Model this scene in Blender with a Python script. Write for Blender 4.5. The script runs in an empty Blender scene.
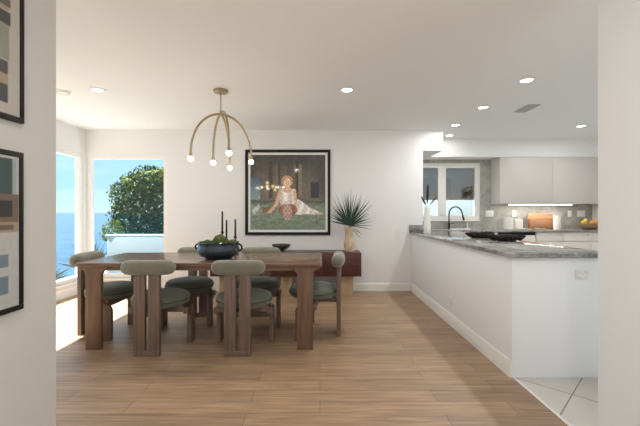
import bpy, bmesh, math, random
from mathutils import Vector, Matrix
R = math.radians
PI = math.pi
sc = bpy.context.scene
C = sc.collection
rnd = random.Random(11)
CAMZ, F = 1.22, 360.0

# ------------------------------------------------------------------ materials
def nt(name):
    m = bpy.data.materials.new(name); m.use_nodes = True
    t = m.node_tree
    return m, t, t.nodes, t.links, t.nodes['Principled BSDF']

def mat(name, col, rough=.5, metal=0., var=0., scale=20., bump=0., bscale=60., sheen=0., coat=0., spec=.5, stretch=None):
    """plain procedural material: base colour with soft noise variation and bump"""
    m, t, N, L, b = nt(name)
    b.inputs['Base Color'].default_value = (*col, 1)
    b.inputs['Roughness'].default_value = rough
    b.inputs['Metallic'].default_value = metal
    b.inputs['Specular IOR Level'].default_value = spec
    b.inputs['Sheen Weight'].default_value = sheen
    b.inputs['Coat Weight'].default_value = coat
    tc = N.new('ShaderNodeTexCoord'); mp = N.new('ShaderNodeMapping')
    L.new(tc.outputs['Object'], mp.inputs[0])
    if stretch: mp.inputs['Scale'].default_value = stretch
    if var:
        n = N.new('ShaderNodeTexNoise'); n.inputs['Scale'].default_value = scale; n.inputs['Detail'].default_value = 4
        L.new(mp.outputs[0], n.inputs[0])
        mx = N.new('ShaderNodeMix'); mx.data_type = 'RGBA'
        mx.inputs[6].default_value = tuple(c * (1 - var) for c in col) + (1,)
        mx.inputs[7].default_value = tuple(min(1, c * (1 + var)) for c in col) + (1,)
        L.new(n.outputs[0], mx.inputs[0]); L.new(mx.outputs[2], b.inputs['Base Color'])
    if bump:
        n2 = N.new('ShaderNodeTexNoise'); n2.inputs['Scale'].default_value = bscale
        L.new(mp.outputs[0], n2.inputs[0])
        bp = N.new('ShaderNodeBump'); bp.inputs['Strength'].default_value = bump; bp.inputs['Distance'].default_value = .01
        L.new(n2.outputs[0], bp.inputs['Height']); L.new(bp.outputs[0], b.inputs['Normal'])
    return m

def emis(name, col, s):
    m, t, N, L, b = nt(name)
    b.inputs['Base Color'].default_value = (*col, 1)
    b.inputs['Emission Color'].default_value = (*col, 1)
    b.inputs['Emission Strength'].default_value = s
    return m

def wood(name, c1, c2, rough=.42, axis='Z', scale=1.0, spec=.5):
    """grain running along one axis in object space"""
    m, t, N, L, b = nt(name)
    tc = N.new('ShaderNodeTexCoord'); mp = N.new('ShaderNodeMapping')
    s = [26 * scale] * 3; s['XYZ'.index(axis)] = 1.6 * scale
    mp.inputs['Scale'].default_value = s
    L.new(tc.outputs['Object'], mp.inputs[0])
    n = N.new('ShaderNodeTexNoise'); n.inputs['Scale'].default_value = 1.6; n.inputs['Detail'].default_value = 6; n.inputs['Distortion'].default_value = .6
    L.new(mp.outputs[0], n.inputs[0])
    r = N.new('ShaderNodeValToRGB')
    r.color_ramp.elements[0].position = .3; r.color_ramp.elements[0].color = (*c1, 1)
    r.color_ramp.elements[1].position = .72; r.color_ramp.elements[1].color = (*c2, 1)
    L.new(n.outputs[0], r.inputs[0]); L.new(r.outputs[0], b.inputs['Base Color'])
    b.inputs['Roughness'].default_value = rough; b.inputs['Specular IOR Level'].default_value = spec
    bp = N.new('ShaderNodeBump'); bp.inputs['Strength'].default_value = .12; bp.inputs['Distance'].default_value = .004
    L.new(n.outputs[0], bp.inputs['Height']); L.new(bp.outputs[0], b.inputs['Normal'])
    return m

def plank_floor():
    m, t, N, L, b = nt('oak_planks')
    tc = N.new('ShaderNodeTexCoord')
    br = N.new('ShaderNodeTexBrick')
    br.offset = .37; br.offset_frequency = 2; br.squash = 1
    br.inputs['Scale'].default_value = 1
    br.inputs['Brick Width'].default_value = 1.2; br.inputs['Row Height'].default_value = .145
    br.inputs['Mortar Size'].default_value = .0016; br.inputs['Mortar Smooth'].default_value = .2
    br.inputs['Bias'].default_value = 0
    br.inputs['Color1'].default_value = (.43, .295, .188, 1)
    br.inputs['Color2'].default_value = (.335, .227, .145, 1)
    br.inputs['Mortar'].default_value = (.12, .08, .055, 1)
    L.new(tc.outputs['Object'], br.inputs[0])
    mp = N.new('ShaderNodeMapping'); mp.inputs['Scale'].default_value = (1.6, 30, 1)
    L.new(tc.outputs['Object'], mp.inputs[0])
    n = N.new('ShaderNodeTexNoise'); n.inputs['Scale'].default_value = 1.5; n.inputs['Detail'].default_value = 7; n.inputs['Distortion'].default_value = .8
    L.new(mp.outputs[0], n.inputs[0])
    r = N.new('ShaderNodeValToRGB')
    r.color_ramp.elements[0].position = .28; r.color_ramp.elements[0].color = (.56, .53, .50, 1)
    r.color_ramp.elements[1].position = .68; r.color_ramp.elements[1].color = (1.15, 1.13, 1.1, 1)
    L.new(n.outputs[0], r.inputs[0])
    mx = N.new('ShaderNodeMix'); mx.data_type = 'RGBA'; mx.blend_type = 'MULTIPLY'; mx.inputs[0].default_value = 1
    L.new(br.outputs[0], mx.inputs[6]); L.new(r.outputs[0], mx.inputs[7])
    L.new(mx.outputs[2], b.inputs['Base Color'])
    b.inputs['Roughness'].default_value = .42
    bp = N.new('ShaderNodeBump'); bp.inputs['Strength'].default_value = .15; bp.inputs['Distance'].default_value = .003
    L.new(n.outputs[0], bp.inputs['Height']); L.new(bp.outputs[0], b.inputs['Normal'])
    return m

def tile_floor():
    m, t, N, L, b = nt('porcelain_tiles')
    tc = N.new('ShaderNodeTexCoord'); mp = N.new('ShaderNodeMapping')
    mp.inputs['Rotation'].default_value = (0, 0, R(-45))
    # grout lines x-y=-.72 and x+y=4.09
    L.new(tc.outputs['Object'], mp.inputs[0])
    br = N.new('ShaderNodeTexBrick'); br.offset = 0; br.squash = 1
    br.inputs['Scale'].default_value = 1
    br.inputs['Brick Width'].default_value = .46; br.inputs['Row Height'].default_value = .46
    br.inputs['Mortar Size'].default_value = .004; br.inputs['Mortar Smooth'].default_value = .1
    br.inputs['Color1'].default_value = (.66, .64, .60, 1); br.inputs['Color2'].default_value = (.60, .58, .55, 1)
    br.inputs['Mortar'].default_value = (.22, .21, .19, 1)
    # rotated coords: u=(x+y)/s2, v=(y-x)/s2  -> shift so that u=4.09/s2 and v=.72/s2 land on lines
    u0, v0 = 4.09 / math.sqrt(2), .72 / math.sqrt(2)
    mp.inputs['Location'].default_value = (-(u0 % .46), -(v0 % .46), 0)
    L.new(mp.outputs[0], br.inputs[0])
    n = N.new('ShaderNodeTexNoise'); n.inputs['Scale'].default_value = 3; n.inputs['Detail'].default_value = 5
    L.new(tc.outputs['Object'], n.inputs[0])
    r = N.new('ShaderNodeValToRGB')
    r.color_ramp.elements[0].color = (.82, .81, .8, 1); r.color_ramp.elements[1].color = (1.08, 1.08, 1.08, 1)
    L.new(n.outputs[0], r.inputs[0])
    mx = N.new('ShaderNodeMix'); mx.data_type = 'RGBA'; mx.blend_type = 'MULTIPLY'; mx.inputs[0].default_value = 1
    L.new(br.outputs[0], mx.inputs[6]); L.new(r.outputs[0], mx.inputs[7])
    L.new(mx.outputs[2], b.inputs['Base Color'])
    b.inputs['Roughness'].default_value = .3
    return m

def granite(name, lo, mid, hi, rough, sc_=45):
    m, t, N, L, b = nt(name)
    tc = N.new('ShaderNodeTexCoord')
    n = N.new('ShaderNodeTexNoise'); n.inputs['Scale'].default_value = sc_; n.inputs['Detail'].default_value = 6; n.inputs['Roughness'].default_value = .7
    n2 = N.new('ShaderNodeTexNoise'); n2.inputs['Scale'].default_value = 4; n2.inputs['Detail'].default_value = 5; n2.inputs['Distortion'].default_value = 1.5
    L.new(tc.outputs['Object'], n.inputs[0]); L.new(tc.outputs['Object'], n2.inputs[0])
    ad = N.new('ShaderNodeMath'); ad.operation = 'ADD'
    L.new(n.outputs[0], ad.inputs[0]); L.new(n2.outputs[0], ad.inputs[1])
    hf = N.new('ShaderNodeMath'); hf.operation = 'MULTIPLY'; hf.inputs[1].default_value = .5
    L.new(ad.outputs[0], hf.inputs[0])
    r = N.new('ShaderNodeValToRGB'); e = r.color_ramp.elements
    e[0].position = .36; e[0].color = (*lo, 1); e[1].position = .66; e[1].color = (*hi, 1)
    k = e.new(.5); k.color = (*mid, 1)
    L.new(hf.outputs[0], r.inputs[0]); L.new(r.outputs[0], b.inputs['Base Color'])
    b.inputs['Roughness'].default_value = rough
    return m

def glass(name, tint, gloss=.05):
    m = bpy.data.materials.new(name); m.use_nodes = True
    N, L = m.node_tree.nodes, m.node_tree.links
    N.clear()
    o = N.new('ShaderNodeOutputMaterial'); mx = N.new('ShaderNodeMixShader')
    tr = N.new('ShaderNodeBsdfTransparent'); tr.inputs[0].default_value = (*tint, 1)
    gl = N.new('ShaderNodeBsdfGlossy'); gl.inputs['Roughness'].default_value = .02
    mx.inputs[0].default_value = gloss
    L.new(tr.outputs[0], mx.inputs[1]); L.new(gl.outputs[0], mx.inputs[2]); L.new(mx.outputs[0], o.inputs[0])
    return m

def vcol(name, rough=.35, coat=.3):
    m, t, N, L, b = nt(name)
    a = N.new('ShaderNodeAttribute'); a.attribute_name = 'Col'
    L.new(a.outputs['Color'], b.inputs['Base Color'])
    b.inputs['Roughness'].default_value = rough; b.inputs['Coat Weight'].default_value = coat; b.inputs['Coat Roughness'].default_value = .05
    return m

M = dict(
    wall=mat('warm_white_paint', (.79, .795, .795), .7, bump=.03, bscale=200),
    hall=mat('hall_paint_shaded', (.62, .62, .61), .75, bump=.03, bscale=200),  # left hall wall; its shade is put into the paint colour
    hall_r=mat('hall_paint_lit', (.80, .83, .84), .75, bump=.03, bscale=200),  # right hall wall; light from the left is put into the paint colour
    ceil=mat('ceiling_paint', (.81, .835, .85), .8, bump=.03, bscale=150),
    trim=mat('white_trim', (.83, .82, .79), .4),
    pen=mat('peninsula_paint', (.86, .885, .91), .5),
    gloss=mat('pale_cabinet_lacquer', (.60, .58, .555), .42),
    basecab=mat('cream_cabinet_lacquer', (.78, .74, .69), .3),
    floor=plank_floor(), tile=tile_floor(),
    granite=granite('grey_granite', (.09, .092, .088), (.27, .268, .255), (.48, .475, .45), .07),
    splash=granite('grey_green_granite_wall', (.25, .25, .235), (.39, .385, .36), (.52, .51, .475), .3, 22),
    table=wood('walnut_table', (.125, .072, .046), (.215, .133, .09), .22, 'X'),
    tableleg=wood('walnut_leg', (.125, .07, .044), (.225, .135, .088), .42, 'Z'),
    chairwood=wood('chair_walnut', (.125, .082, .062), (.215, .147, .114), .42, 'Z'),
    fabric=mat('sage_velvet', (.185, .185, .138), .9, var=.3, scale=9, bump=.2, bscale=260, sheen=.35),
    seatf=mat('dark_sage_velvet', (.125, .145, .11), .85, var=.35, scale=6, bump=.2, bscale=260, sheen=.3),
    piping=mat('velvet_piping', (.07, .08, .06), .9),
    redwood=wood('mahogany_dark', (.05, .016, .012), (.10, .034, .024), .35, 'X'),
    slat=wood('light_oak_slats', (.42, .29, .17), (.62, .46, .30), .5, 'Z'),
    black=mat('matte_black', (.010, .010, .010), .5, spec=.25),
    blackm=mat('black_metal', (.015, .015, .016), .35, metal=.6),
    blackwood=mat('dark_charred_wood', (.016, .011, .008), .75, spec=.2, var=.5, scale=25, bump=.8, bscale=40),
    white=mat('white_ceramic', (.85, .84, .80), .25),
    mount=mat('white_mat_board', (.88, .88, .87), .8),
    brass=mat('aged_brass', (.36, .285, .17), .34, metal=.85),
    bulb=emis('frosted_bulb', (1, .93, .82), 6),
    lamp=emis('downlight_lens', (1, .95, .88), 8),
    led=emis('led_strip', (1, .95, .85), 7),
    navy=mat('navy_glaze', (.014, .026, .045), .22, var=.4, scale=8, coat=.5),
    moss=mat('green_moss', (.075, .11, .022), .95, var=.6, scale=40, bump=1, bscale=120),
    charcoal=mat('charcoal_ceramic', (.05, .055, .05), .6, var=.3, scale=30),
    vase=mat('twisted_cream_vase', (.55, .42, .28), .4, var=.15, scale=14),
    palm=mat('dark_palm_leaf', (.012, .045, .03), .6, var=.4, scale=12),
    feather=mat('dark_dried_leaf', (.02, .022, .028), .8),
    board=wood('warm_cutting_board', (.26, .125, .055), (.44, .235, .115), .45, 'X'),
    board2=wood('cutting_board_dark', (.19, .085, .04), (.33, .165, .08), .45, 'X'),
    bowlwood=mat('pale_wood_bowl', (.42, .29, .16), .45, var=.2, scale=18),
    lemon=mat('yellow_lemon', (.72, .50, .06), .45, bump=.3, bscale=90),
    orange=mat('orange_skin', (.70, .30, .05), .45, bump=.3, bscale=90),
    steel=mat('brushed_steel', (.55, .55, .53), .3, metal=.9),
    glass=glass('clear_window_glass', (.96, .98, .98), .04),
    tint=glass('grey_tinted_glass', (.50, .42, .36), .05),
    plate=mat('white_plastic', (.83, .83, .81), .35),
    slot=mat('dark_slot', (.25, .25, .24), .5),
    vent=mat('vent_grey', (.42, .41, .39), .6),
    stucco=mat('pale_blue_stucco', (.30, .37, .40), .85, var=.04, scale=30, bump=.3, bscale=90),
    parapet=mat('white_stucco', (.52, .60, .62), .85, bump=.3, bscale=90),
    deck=mat('pale_concrete', (.40, .39, .37), .85, var=.08, scale=6),
    leafg=mat('green_leaf', (.022, .060, .010), .7, spec=.15, var=.6, scale=3),
    leafy=mat('yellow_green_leaf', (.12, .17, .022), .7, spec=.15, var=.5, scale=4),
    leafd=mat('blue_green_leaf', (.05, .09, .08), .6, var=.5, scale=5),
    twig=mat('dry_brown_twig', (.22, .17, .14), .9, var=.4, scale=20),
    bark=mat('tree_bark', (.12, .09, .06), .9, var=.4, scale=20, bump=.8),
    soil=mat('hill_soil', (.18, .16, .11), .95, var=.3, scale=1),
    pic=vcol('printed_photograph', .4, .35),
    art=vcol('abstract_print', .6, .25),
)

# ------------------------------------------------------------------ geometry helpers
def box(bm, x0, x1, y0, y1, z0, z1, bev=0., seg=2):
    v = [bm.verts.new(p) for p in ((x0,y0,z0),(x1,y0,z0),(x1,y1,z0),(x0,y1,z0),(x0,y0,z1),(x1,y0,z1),(x1,y1,z1),(x0,y1,z1))]
    fs = [bm.faces.new([v[i] for i in q]) for q in ((0,3,2,1),(4,5,6,7),(0,1,5,4),(1,2,6,5),(2,3,7,6),(3,0,4,7))]
    if bev:
        es = list({e for f in fs for e in f.edges})
        bmesh.ops.bevel(bm, geom=es, offset=bev, segments=seg, profile=.5, affect='EDGES')

def prism(bm, pts, axis, a, b, bev=0.):
    """2D outline extruded along axis between a and b. axis X: pts=(y,z); Y: pts=(x,z); Z: pts=(x,y)"""
    def P(p, t):
        return {'X': (t, p[0], p[1]), 'Y': (p[0], t, p[1]), 'Z': (p[0], p[1], t)}[axis]
    A = [bm.verts.new(P(p, a)) for p in pts]; B = [bm.verts.new(P(p, b)) for p in pts]
    n = len(pts)
    fs = [bm.faces.new(A), bm.faces.new(B[::-1])]
    for i in range(n):
        fs.append(bm.faces.new([A[i], B[i], B[(i+1) % n], A[(i+1) % n]]))
    bmesh.ops.recalc_face_normals(bm, faces=fs)
    if bev:
        es = list({e for f in fs[:2] for e in f.edges})
        bmesh.ops.bevel(bm, geom=es, offset=bev, segments=2, profile=.5, affect='EDGES')

def tube(bm, pts, r, seg=10, cap=True):
    pts = [Vector(p) for p in pts]; n = len(pts)
    rr = r if isinstance(r, (list, tuple)) else [r] * n
    up = Vector((0, 0, 1)); rings = []; prev = None
    for i, p in enumerate(pts):
        t = (pts[min(i+1, n-1)] - pts[max(i-1, 0)]).normalized()
        if prev is None:
            a = t.cross(up if abs(t.z) < .9 else Vector((1, 0, 0))).normalized()
        else:
            a = (prev - t * prev.dot(t)).normalized()
        prev = a; b = t.cross(a)
        rings.append([bm.verts.new(p + (a * math.cos(k*2*PI/seg) + b * math.sin(k*2*PI/seg)) * rr[i]) for k in range(seg)])
    for i in range(n-1):
        for k in range(seg):
            bm.faces.new([rings[i][k], rings[i][(k+1) % seg], rings[i+1][(k+1) % seg], rings[i+1][k]])
    if cap:
        bm.faces.new(rings[0][::-1]); bm.faces.new(rings[-1])

def lathe(bm, prof, seg=32, c=(0, 0, 0), sx=1, sy=1):
    """prof: (r,z) bottom to top"""
    rings = []
    for r, z in prof:
        if r < 1e-5:
            rings.append([bm.verts.new((c[0], c[1], c[2]+z))])
        else:
            rings.append([bm.verts.new((c[0]+sx*r*math.cos(k*2*PI/seg), c[1]+sy*r*math.sin(k*2*PI/seg), c[2]+z)) for k in range(seg)])
    for a, b in zip(rings, rings[1:]):
        for k in range(seg):
            k2 = (k+1) % seg
            if len(a) == 1 and len(b) == 1: continue
            if len(a) == 1: bm.faces.new([a[0], b[k2], b[k]])
            elif len(b) == 1: bm.faces.new([a[k], a[k2], b[0]])
            else: bm.faces.new([a[k], a[k2], b[k2], b[k]])

def ell(bm, c, rx, ry, rz, pw=1., seg=32, rings=16):
    """superellipsoid: pw<1 = boxier in profile"""
    prof = []
    def s(v, p): return math.copysign(abs(v)**p, v)
    lat = [(-PI/2 + PI*i/rings) for i in range(rings+1)]
    R_ = []
    for la in lat:
        cr, sz = s(math.cos(la), pw) if abs(math.cos(la)) > 1e-6 else 0, s(math.sin(la), pw)
        if cr == 0: R_.append([bm.verts.new((c[0], c[1], c[2]+rz*sz))])
        else: R_.append([bm.verts.new((c[0]+rx*cr*math.cos(k*2*PI/seg), c[1]+ry*cr*math.sin(k*2*PI/seg), c[2]+rz*sz)) for k in range(seg)])
    for a, b in zip(R_, R_[1:]):
        for k in range(seg):
            k2 = (k+1) % seg
            if len(a) == 1: bm.faces.new([a[0], b[k2], b[k]])
            elif len(b) == 1: bm.faces.new([a[k], a[k2], b[0]])
            else: bm.faces.new([a[k], a[k2], b[k2], b[k]])

def obj(name, bm, m, parent=None, smooth=True, angle=35, loc=None, rot=None):
    bmesh.ops.recalc_face_normals(bm, faces=bm.faces[:]) if smooth != 'raw' else None
    me = bpy.data.meshes.new(name); bm.to_mesh(me); bm.free()
    if smooth:
        for p in me.polygons: p.use_smooth = True
        me.set_sharp_from_angle(angle=R(angle))
    me.materials.append(m)
    o = bpy.data.objects.new(name, me); C.objects.link(o)
    if parent: o.parent = parent
    if loc: o.location = loc
    if rot: o.rotation_euler = rot
    return o

def B(*a, **k):
    bm = bmesh.new(); box(bm, *a, **k); return bm

def tag(o, label=None, cat=None, group=None, kind=None):
    if label: o['label'] = label
    if cat: o['category'] = cat
    if group: o['group'] = group
    if kind: o['kind'] = kind
    return o

def thing(name, label, cat, loc=(0, 0, 0), rz=0, group=None):
    o = bpy.data.objects.new(name, None); C.objects.link(o)
    o.location = loc; o.rotation_euler = (0, 0, rz); o.empty_display_size = .1
    return tag(o, label, cat, group)

def dup(root, loc, rz, label, group=None):
    r = root.copy(); C.objects.link(r); r.location = loc; r.rotation_euler = (0, 0, rz)
    r['label'] = label
    if group: r['group'] = group
    for ch in root.children:
        c = ch.copy(); C.objects.link(c); c.parent = r
        for g in ch.children:
            d = g.copy(); C.objects.link(d); d.parent = c
    return r

def struct(name, bm, m, parent=None, smooth=False):
    o = obj(name, bm, m, parent, smooth)
    if not parent: o['kind'] = 'structure'
    return o

# ------------------------------------------------------------------ room shell
CE = 2.486
YB, YK, XL, XR = 5.56, 6.55, -3.61, 4.95
T = .12
bm = bmesh.new(); box(bm, XL-T, 1.418, -3.2, YB+T, -.1, 0); struct('floor', bm, M['floor'])
bm = bmesh.new(); box(bm, 1.440, XR+T, -3.2, YK+T, -.1, 0); struct('floor_kitchen', bm, M['tile'])
struct('trim_1', B(1.418, 1.440, -3.2, YB, -.1, .002), M['white'])
bm = bmesh.new(); box(bm, XL-T, XR+T, -.4, YK+T, CE, CE+T); struct('ceiling', bm, M['ceil'])

# left wall with one long picture window (y 1.9..5.35, z .27..2.04)
WZ0, WZ1 = .27, 2.04
def wall_holes_x(name, x0, x1, y0, y1, z0, z1, holes, m):
    """wall in the YZ plane with rectangular holes (ya,yb,za,zb) sorted by y"""
    bm = bmesh.new(); y = y0
    for (a, b, c, d) in holes:
        box(bm, x0, x1, y, a, z0, z1); box(bm, x0, x1, a, b, z0, c); box(bm, x0, x1, a, b, d, z1); y = b
    box(bm, x0, x1, y, y1, z0, z1)
    bmesh.ops.remove_doubles(bm, verts=bm.verts[:], dist=1e-5)
    return struct(name, bm, m)
def wall_holes_y(name, y0, y1, x0, x1, z0, z1, holes, m):
    bm = bmesh.new(); x = x0
    for (a, b, c, d) in holes:
        box(bm, x, a, y0, y1, z0, z1); box(bm, a, b, y0, y1, z0, c); box(bm, a, b, y0, y1, d, z1); x = b
    box(bm, x, x1, y0, y1, z0, z1)
    bmesh.ops.remove_doubles(bm, verts=bm.verts[:], dist=1e-5)
    return struct(name, bm, m)
LW = (2.05, 5.49, .20, 2.10)
wall_holes_x('wall_left', XL-T, XL, -.4, YB+T, 0, CE, [LW], M['wall'])
BW = (-3.60, -2.36, .20, 2.10)
wall_holes_y('wall_back', YB, YB+T, XL, 1.59, 0, CE, [BW], M['wall'])
KW = (1.53, 2.91, 1.07, 2.11)
wall_holes_y('wall_kitchen', YK, YK+T, 1.30, XR, 0, CE, [KW], M['splash'])
struct('wall_kitchen_left', B(1.30, 1.42, YB+T, YK, 0, CE), M['wall'])
struct('wall_right', B(XR, XR+T, -.4, YK+T, 0, CE), M['wall'])
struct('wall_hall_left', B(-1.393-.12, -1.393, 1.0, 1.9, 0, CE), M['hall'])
struct('wall_hall_right', B(1.467, 1.467+.12, -.4, 1.9, 0, CE), M['hall_r'])
# soffit, L shaped: along the kitchen back wall and down its left side
bm = bmesh.new()
prism(bm, [(1.42, YB+T), (1.90, YB+T), (1.90, 6.2), (XR, 6.2), (XR, YK), (1.42, YK)], 'Z', 2.17, CE)
box(bm, 1.59, 1.90, YB, YB+T, 2.17, CE)
struct('trim_2', bm, M['wall'])

# window frames
def win_x(name, xa, xb, y0, y1, z0, z1, w):
    bm = bmesh.new()
    box(bm, xa, xb, y0, y1, z0, z0+w, .004); box(bm, xa, xb, y0, y1, z1-w, z1, .004)
    box(bm, xa, xb, y0, y0+w, z0+w, z1-w, .004); box(bm, xa, xb, y1-w, y1, z0+w, z1-w, .004)
    o = struct(name, bm, M['trim'])
    x = (xa+xb)/2
    struct('window_pane', B(x-.004, x+.004, y0+w, y1-w, z0+w, z1-w), M['glass'], o)
    return o
w1 = win_x('window_1', XL-.09, XL-.01, *LW[:2], *LW[2:], .06)
struct('window_sill', B(XL-.1, XL+.03, LW[0]-.03, LW[1]+.03, .17, .20, bev=.006), M['trim'], w1)
def win_y(name, ya, yb, x0, x1, z0, z1, w, gm, mull=None, mw=.1):
    bm = bmesh.new()
    box(bm, x0, x1, ya, yb, z0, z0+w, .004); box(bm, x0, x1, ya, yb, z1-w, z1, .004)
    box(bm, x0, x0+w, ya, yb, z0+w, z1-w, .004); box(bm, x1-w, x1, ya, yb, z0+w, z1-w, .004)
    y = (ya+yb)/2
    spans = [(x0+w, x1-w)]
    if mull:
        box(bm, mull-mw/2, mull+mw/2, ya-.01, yb, z0+w, z1-w, .004)
        spans = [(x0+w, mull-mw/2), (mull+mw/2, x1-w)]
    o = struct(name, bm, M['trim'])
    for a, b in spans:
        if gm is M['tint']:   # upper part tinted, lower part clear
            struct('window_pane', B(a, b, y-.004, y+.004, z0+w, 1.44), M['glass'], o)
            struct('tinted_pane', B(a, b, y-.004, y+.004, 1.4401, z1-w), gm, o)
        else:
            struct('window_pane', B(a, b, y-.004, y+.004, z0+w, z1-w), gm, o)
    return o
w2 = win_y('window_2', YB+.01, YB+.09, *BW, .06, M['glass'])
struct('window_sill', B(BW[0]-.03, BW[1]+.03, YB-.03, YB+.1, .17, .20, bev=.006), M['trim'], w2)
w3 = win_y('window_3', YK+.005, YK+.09, *KW, .085, M['tint'], mull=2.22, mw=.14)
struct('window_sill', B(KW[0], KW[1], YK-.025, YK+.005, 1.05, 1.072, bev=.004), M['trim'], w3)

# baseboards
def baseboard(name, axis, a, b, at, sgn):
    bm = bmesh.new()
    if axis == 'x':
        prism(bm, [(at, 0), (at+sgn*.014, 0), (at+sgn*.014, .105), (at+sgn*.006, .125), (at, .125)], 'X', a, b)
    else:
        prism(bm, [(at, 0), (at+sgn*.014, 0), (at+sgn*.014, .105), (at+sgn*.006, .125), (at, .125)], 'Y', a, b)
    return struct(name, bm, M['trim'])
baseboard('baseboard_back', 'x', XL+.014, 1.39, YB, -1)
baseboard('baseboard_left', 'y', -.4, YB, XL, 1)

# ------------------------------------------------------------------ peninsula
pen = thing('peninsula_cabinet', 'long white peninsula base beside the wood floor', 'kitchen cabinet', (1.41, 2.645, 0))
obj('body', B(0, .70, 0, YB-2.645-.002, 0, .888, bev=.006), M['pen'], pen)
bm = bmesh.new()
prism(bm, [(-.001, 0), (-.014, 0), (-.014, .105), (-.006, .125), (-.001, .125)], 'Y', -.0, YB-2.645-.02)
obj('baseboard', bm, M['trim'], pen)
pt = obj('peninsula_countertop', B(1.375, 2.13, 2.600, YB-.002, .888, .922, bev=.006, seg=3), M['granite'])
tag(pt, 'polished grey granite top running along the white peninsula', 'countertop')
us = obj('granite_upstand', B(1.375, 1.59, YB-.022, YB-.002, .922, 1.02, bev=.003), M['granite'])
tag(us, 'short granite upstand at the wall end of the peninsula top', 'backsplash')

def outlet(loc, rz, label, gang=1, kind='outlet', cat='outlet', w=.072, h=.115, group=None):
    """plate faces local -Y"""
    r = thing('wall_outlet' if kind == 'outlet' else 'light_switch', label, cat, loc, rz, group)
    W = w * gang
    obj('cover_plate', B(-W/2, W/2, -.006, 0, -h/2, h/2, bev=.0025), M['plate'], r)
    for g in range(gang):
        cx = (g - (gang-1)/2) * w
        if kind == 'outlet':
            for dz in (-.02, .02):
                s = obj('socket', B(cx-.017, cx+.017, -.008, -.0055, dz-.014, dz+.014, bev=.002), M['plate'], r)
                bb = bmesh.new()
                for dx in (-.006, .006): box(bb, cx+dx-.0012, cx+dx+.0012, -.0086, -.0078, dz-.004, dz+.006)
                obj('slot', bb, M['slot'], s)
        else:
            obj('rocker', B(cx-.016, cx+.016, -.009, -.0055, -.033, .033, bev=.002), M['plate'], r)
    return r
Dn = 132*2.58/132
o1 = outlet((1.409, 3.87, .265), R(-90), 'small white outlet low on the long side of the peninsula')
# plate lying sideways on the end panel
o2 = outlet((1.925, 2.644, .757), 0, 'white outlet under the granite on the near end of the peninsula', gang=2, w=.050, h=.070)

# ------------------------------------------------------------------ table
tx0, tx1, ty0, ty1 = -2.157, .02, 3.165, 4.0
tcx, tcy = (tx0+tx1)/2, (ty0+ty1)/2
tb = thing('dining_table', 'long walnut dining table with flared slab legs', 'table', (tcx, tcy, 0))
hx, hy = (tx1-tx0)/2, (ty1-ty0)/2
def rrect(hx, hy, r, n=6):
    p = []
    for cx, cy, a0 in ((hx-r, hy-r, 0), (-hx+r, hy-r, 90), (-hx+r, -hy+r, 180), (hx-r, -hy+r, 270)):
        for i in range(n+1):
            a = R(a0 + 90*i/n); p.append((cx+r*math.cos(a), cy+r*math.sin(a)))
    return p
bm = bmesh.new(); prism(bm, rrect(hx, hy, .03), 'Z', .735, .77, bev=.008)
obj('tabletop', bm, M['table'], tb)
bm = bmesh.new()
box(bm, -hx+.07, hx-.07, -hy+.035, -hy+.075, .70, .7351); box(bm, -hx+.07, hx-.07, hy-.075, hy-.035, .70, .7351)
box(bm, -hx+.07, -hx+.11, -hy+.05, hy-.05, .70, .7351); box(bm, hx-.11, hx-.07, -hy+.05, hy-.05, .70, .7351)
obj('apron', bm, M['table'], tb)
def leg_outline(w, r, zt, n=8, ztop=.7351):
    p = [(-w/2, 0), (w/2, 0), (w/2, zt-r)]
    for i in range(1, n+1):
        a = R(180 - 90*i/n); p.append((w/2+r+r*math.cos(a), zt-r+r*math.sin(a)))
    p += [(w/2+r, ztop), (-w/2-r, ztop)]
    for i in range(n):
        a = R(90 - 90*i/n); p.append((-w/2-r+r*math.cos(a), zt-r+r*math.sin(a)))
    p.append((-w/2, zt-r))
    return p
for sx in (-1, 1):
    for sy in (-1, 1):
        bm = bmesh.new()
        ya = sy*(hy-.015); yb = sy*(hy-.055)
        prism(bm, leg_outline(.14, .055, .712), 'Y', min(ya, yb), max(ya, yb), bev=.006)
        obj('leg', bm, M['tableleg'], tb, loc=(sx*(hx-.152), 0, 0))

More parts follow.
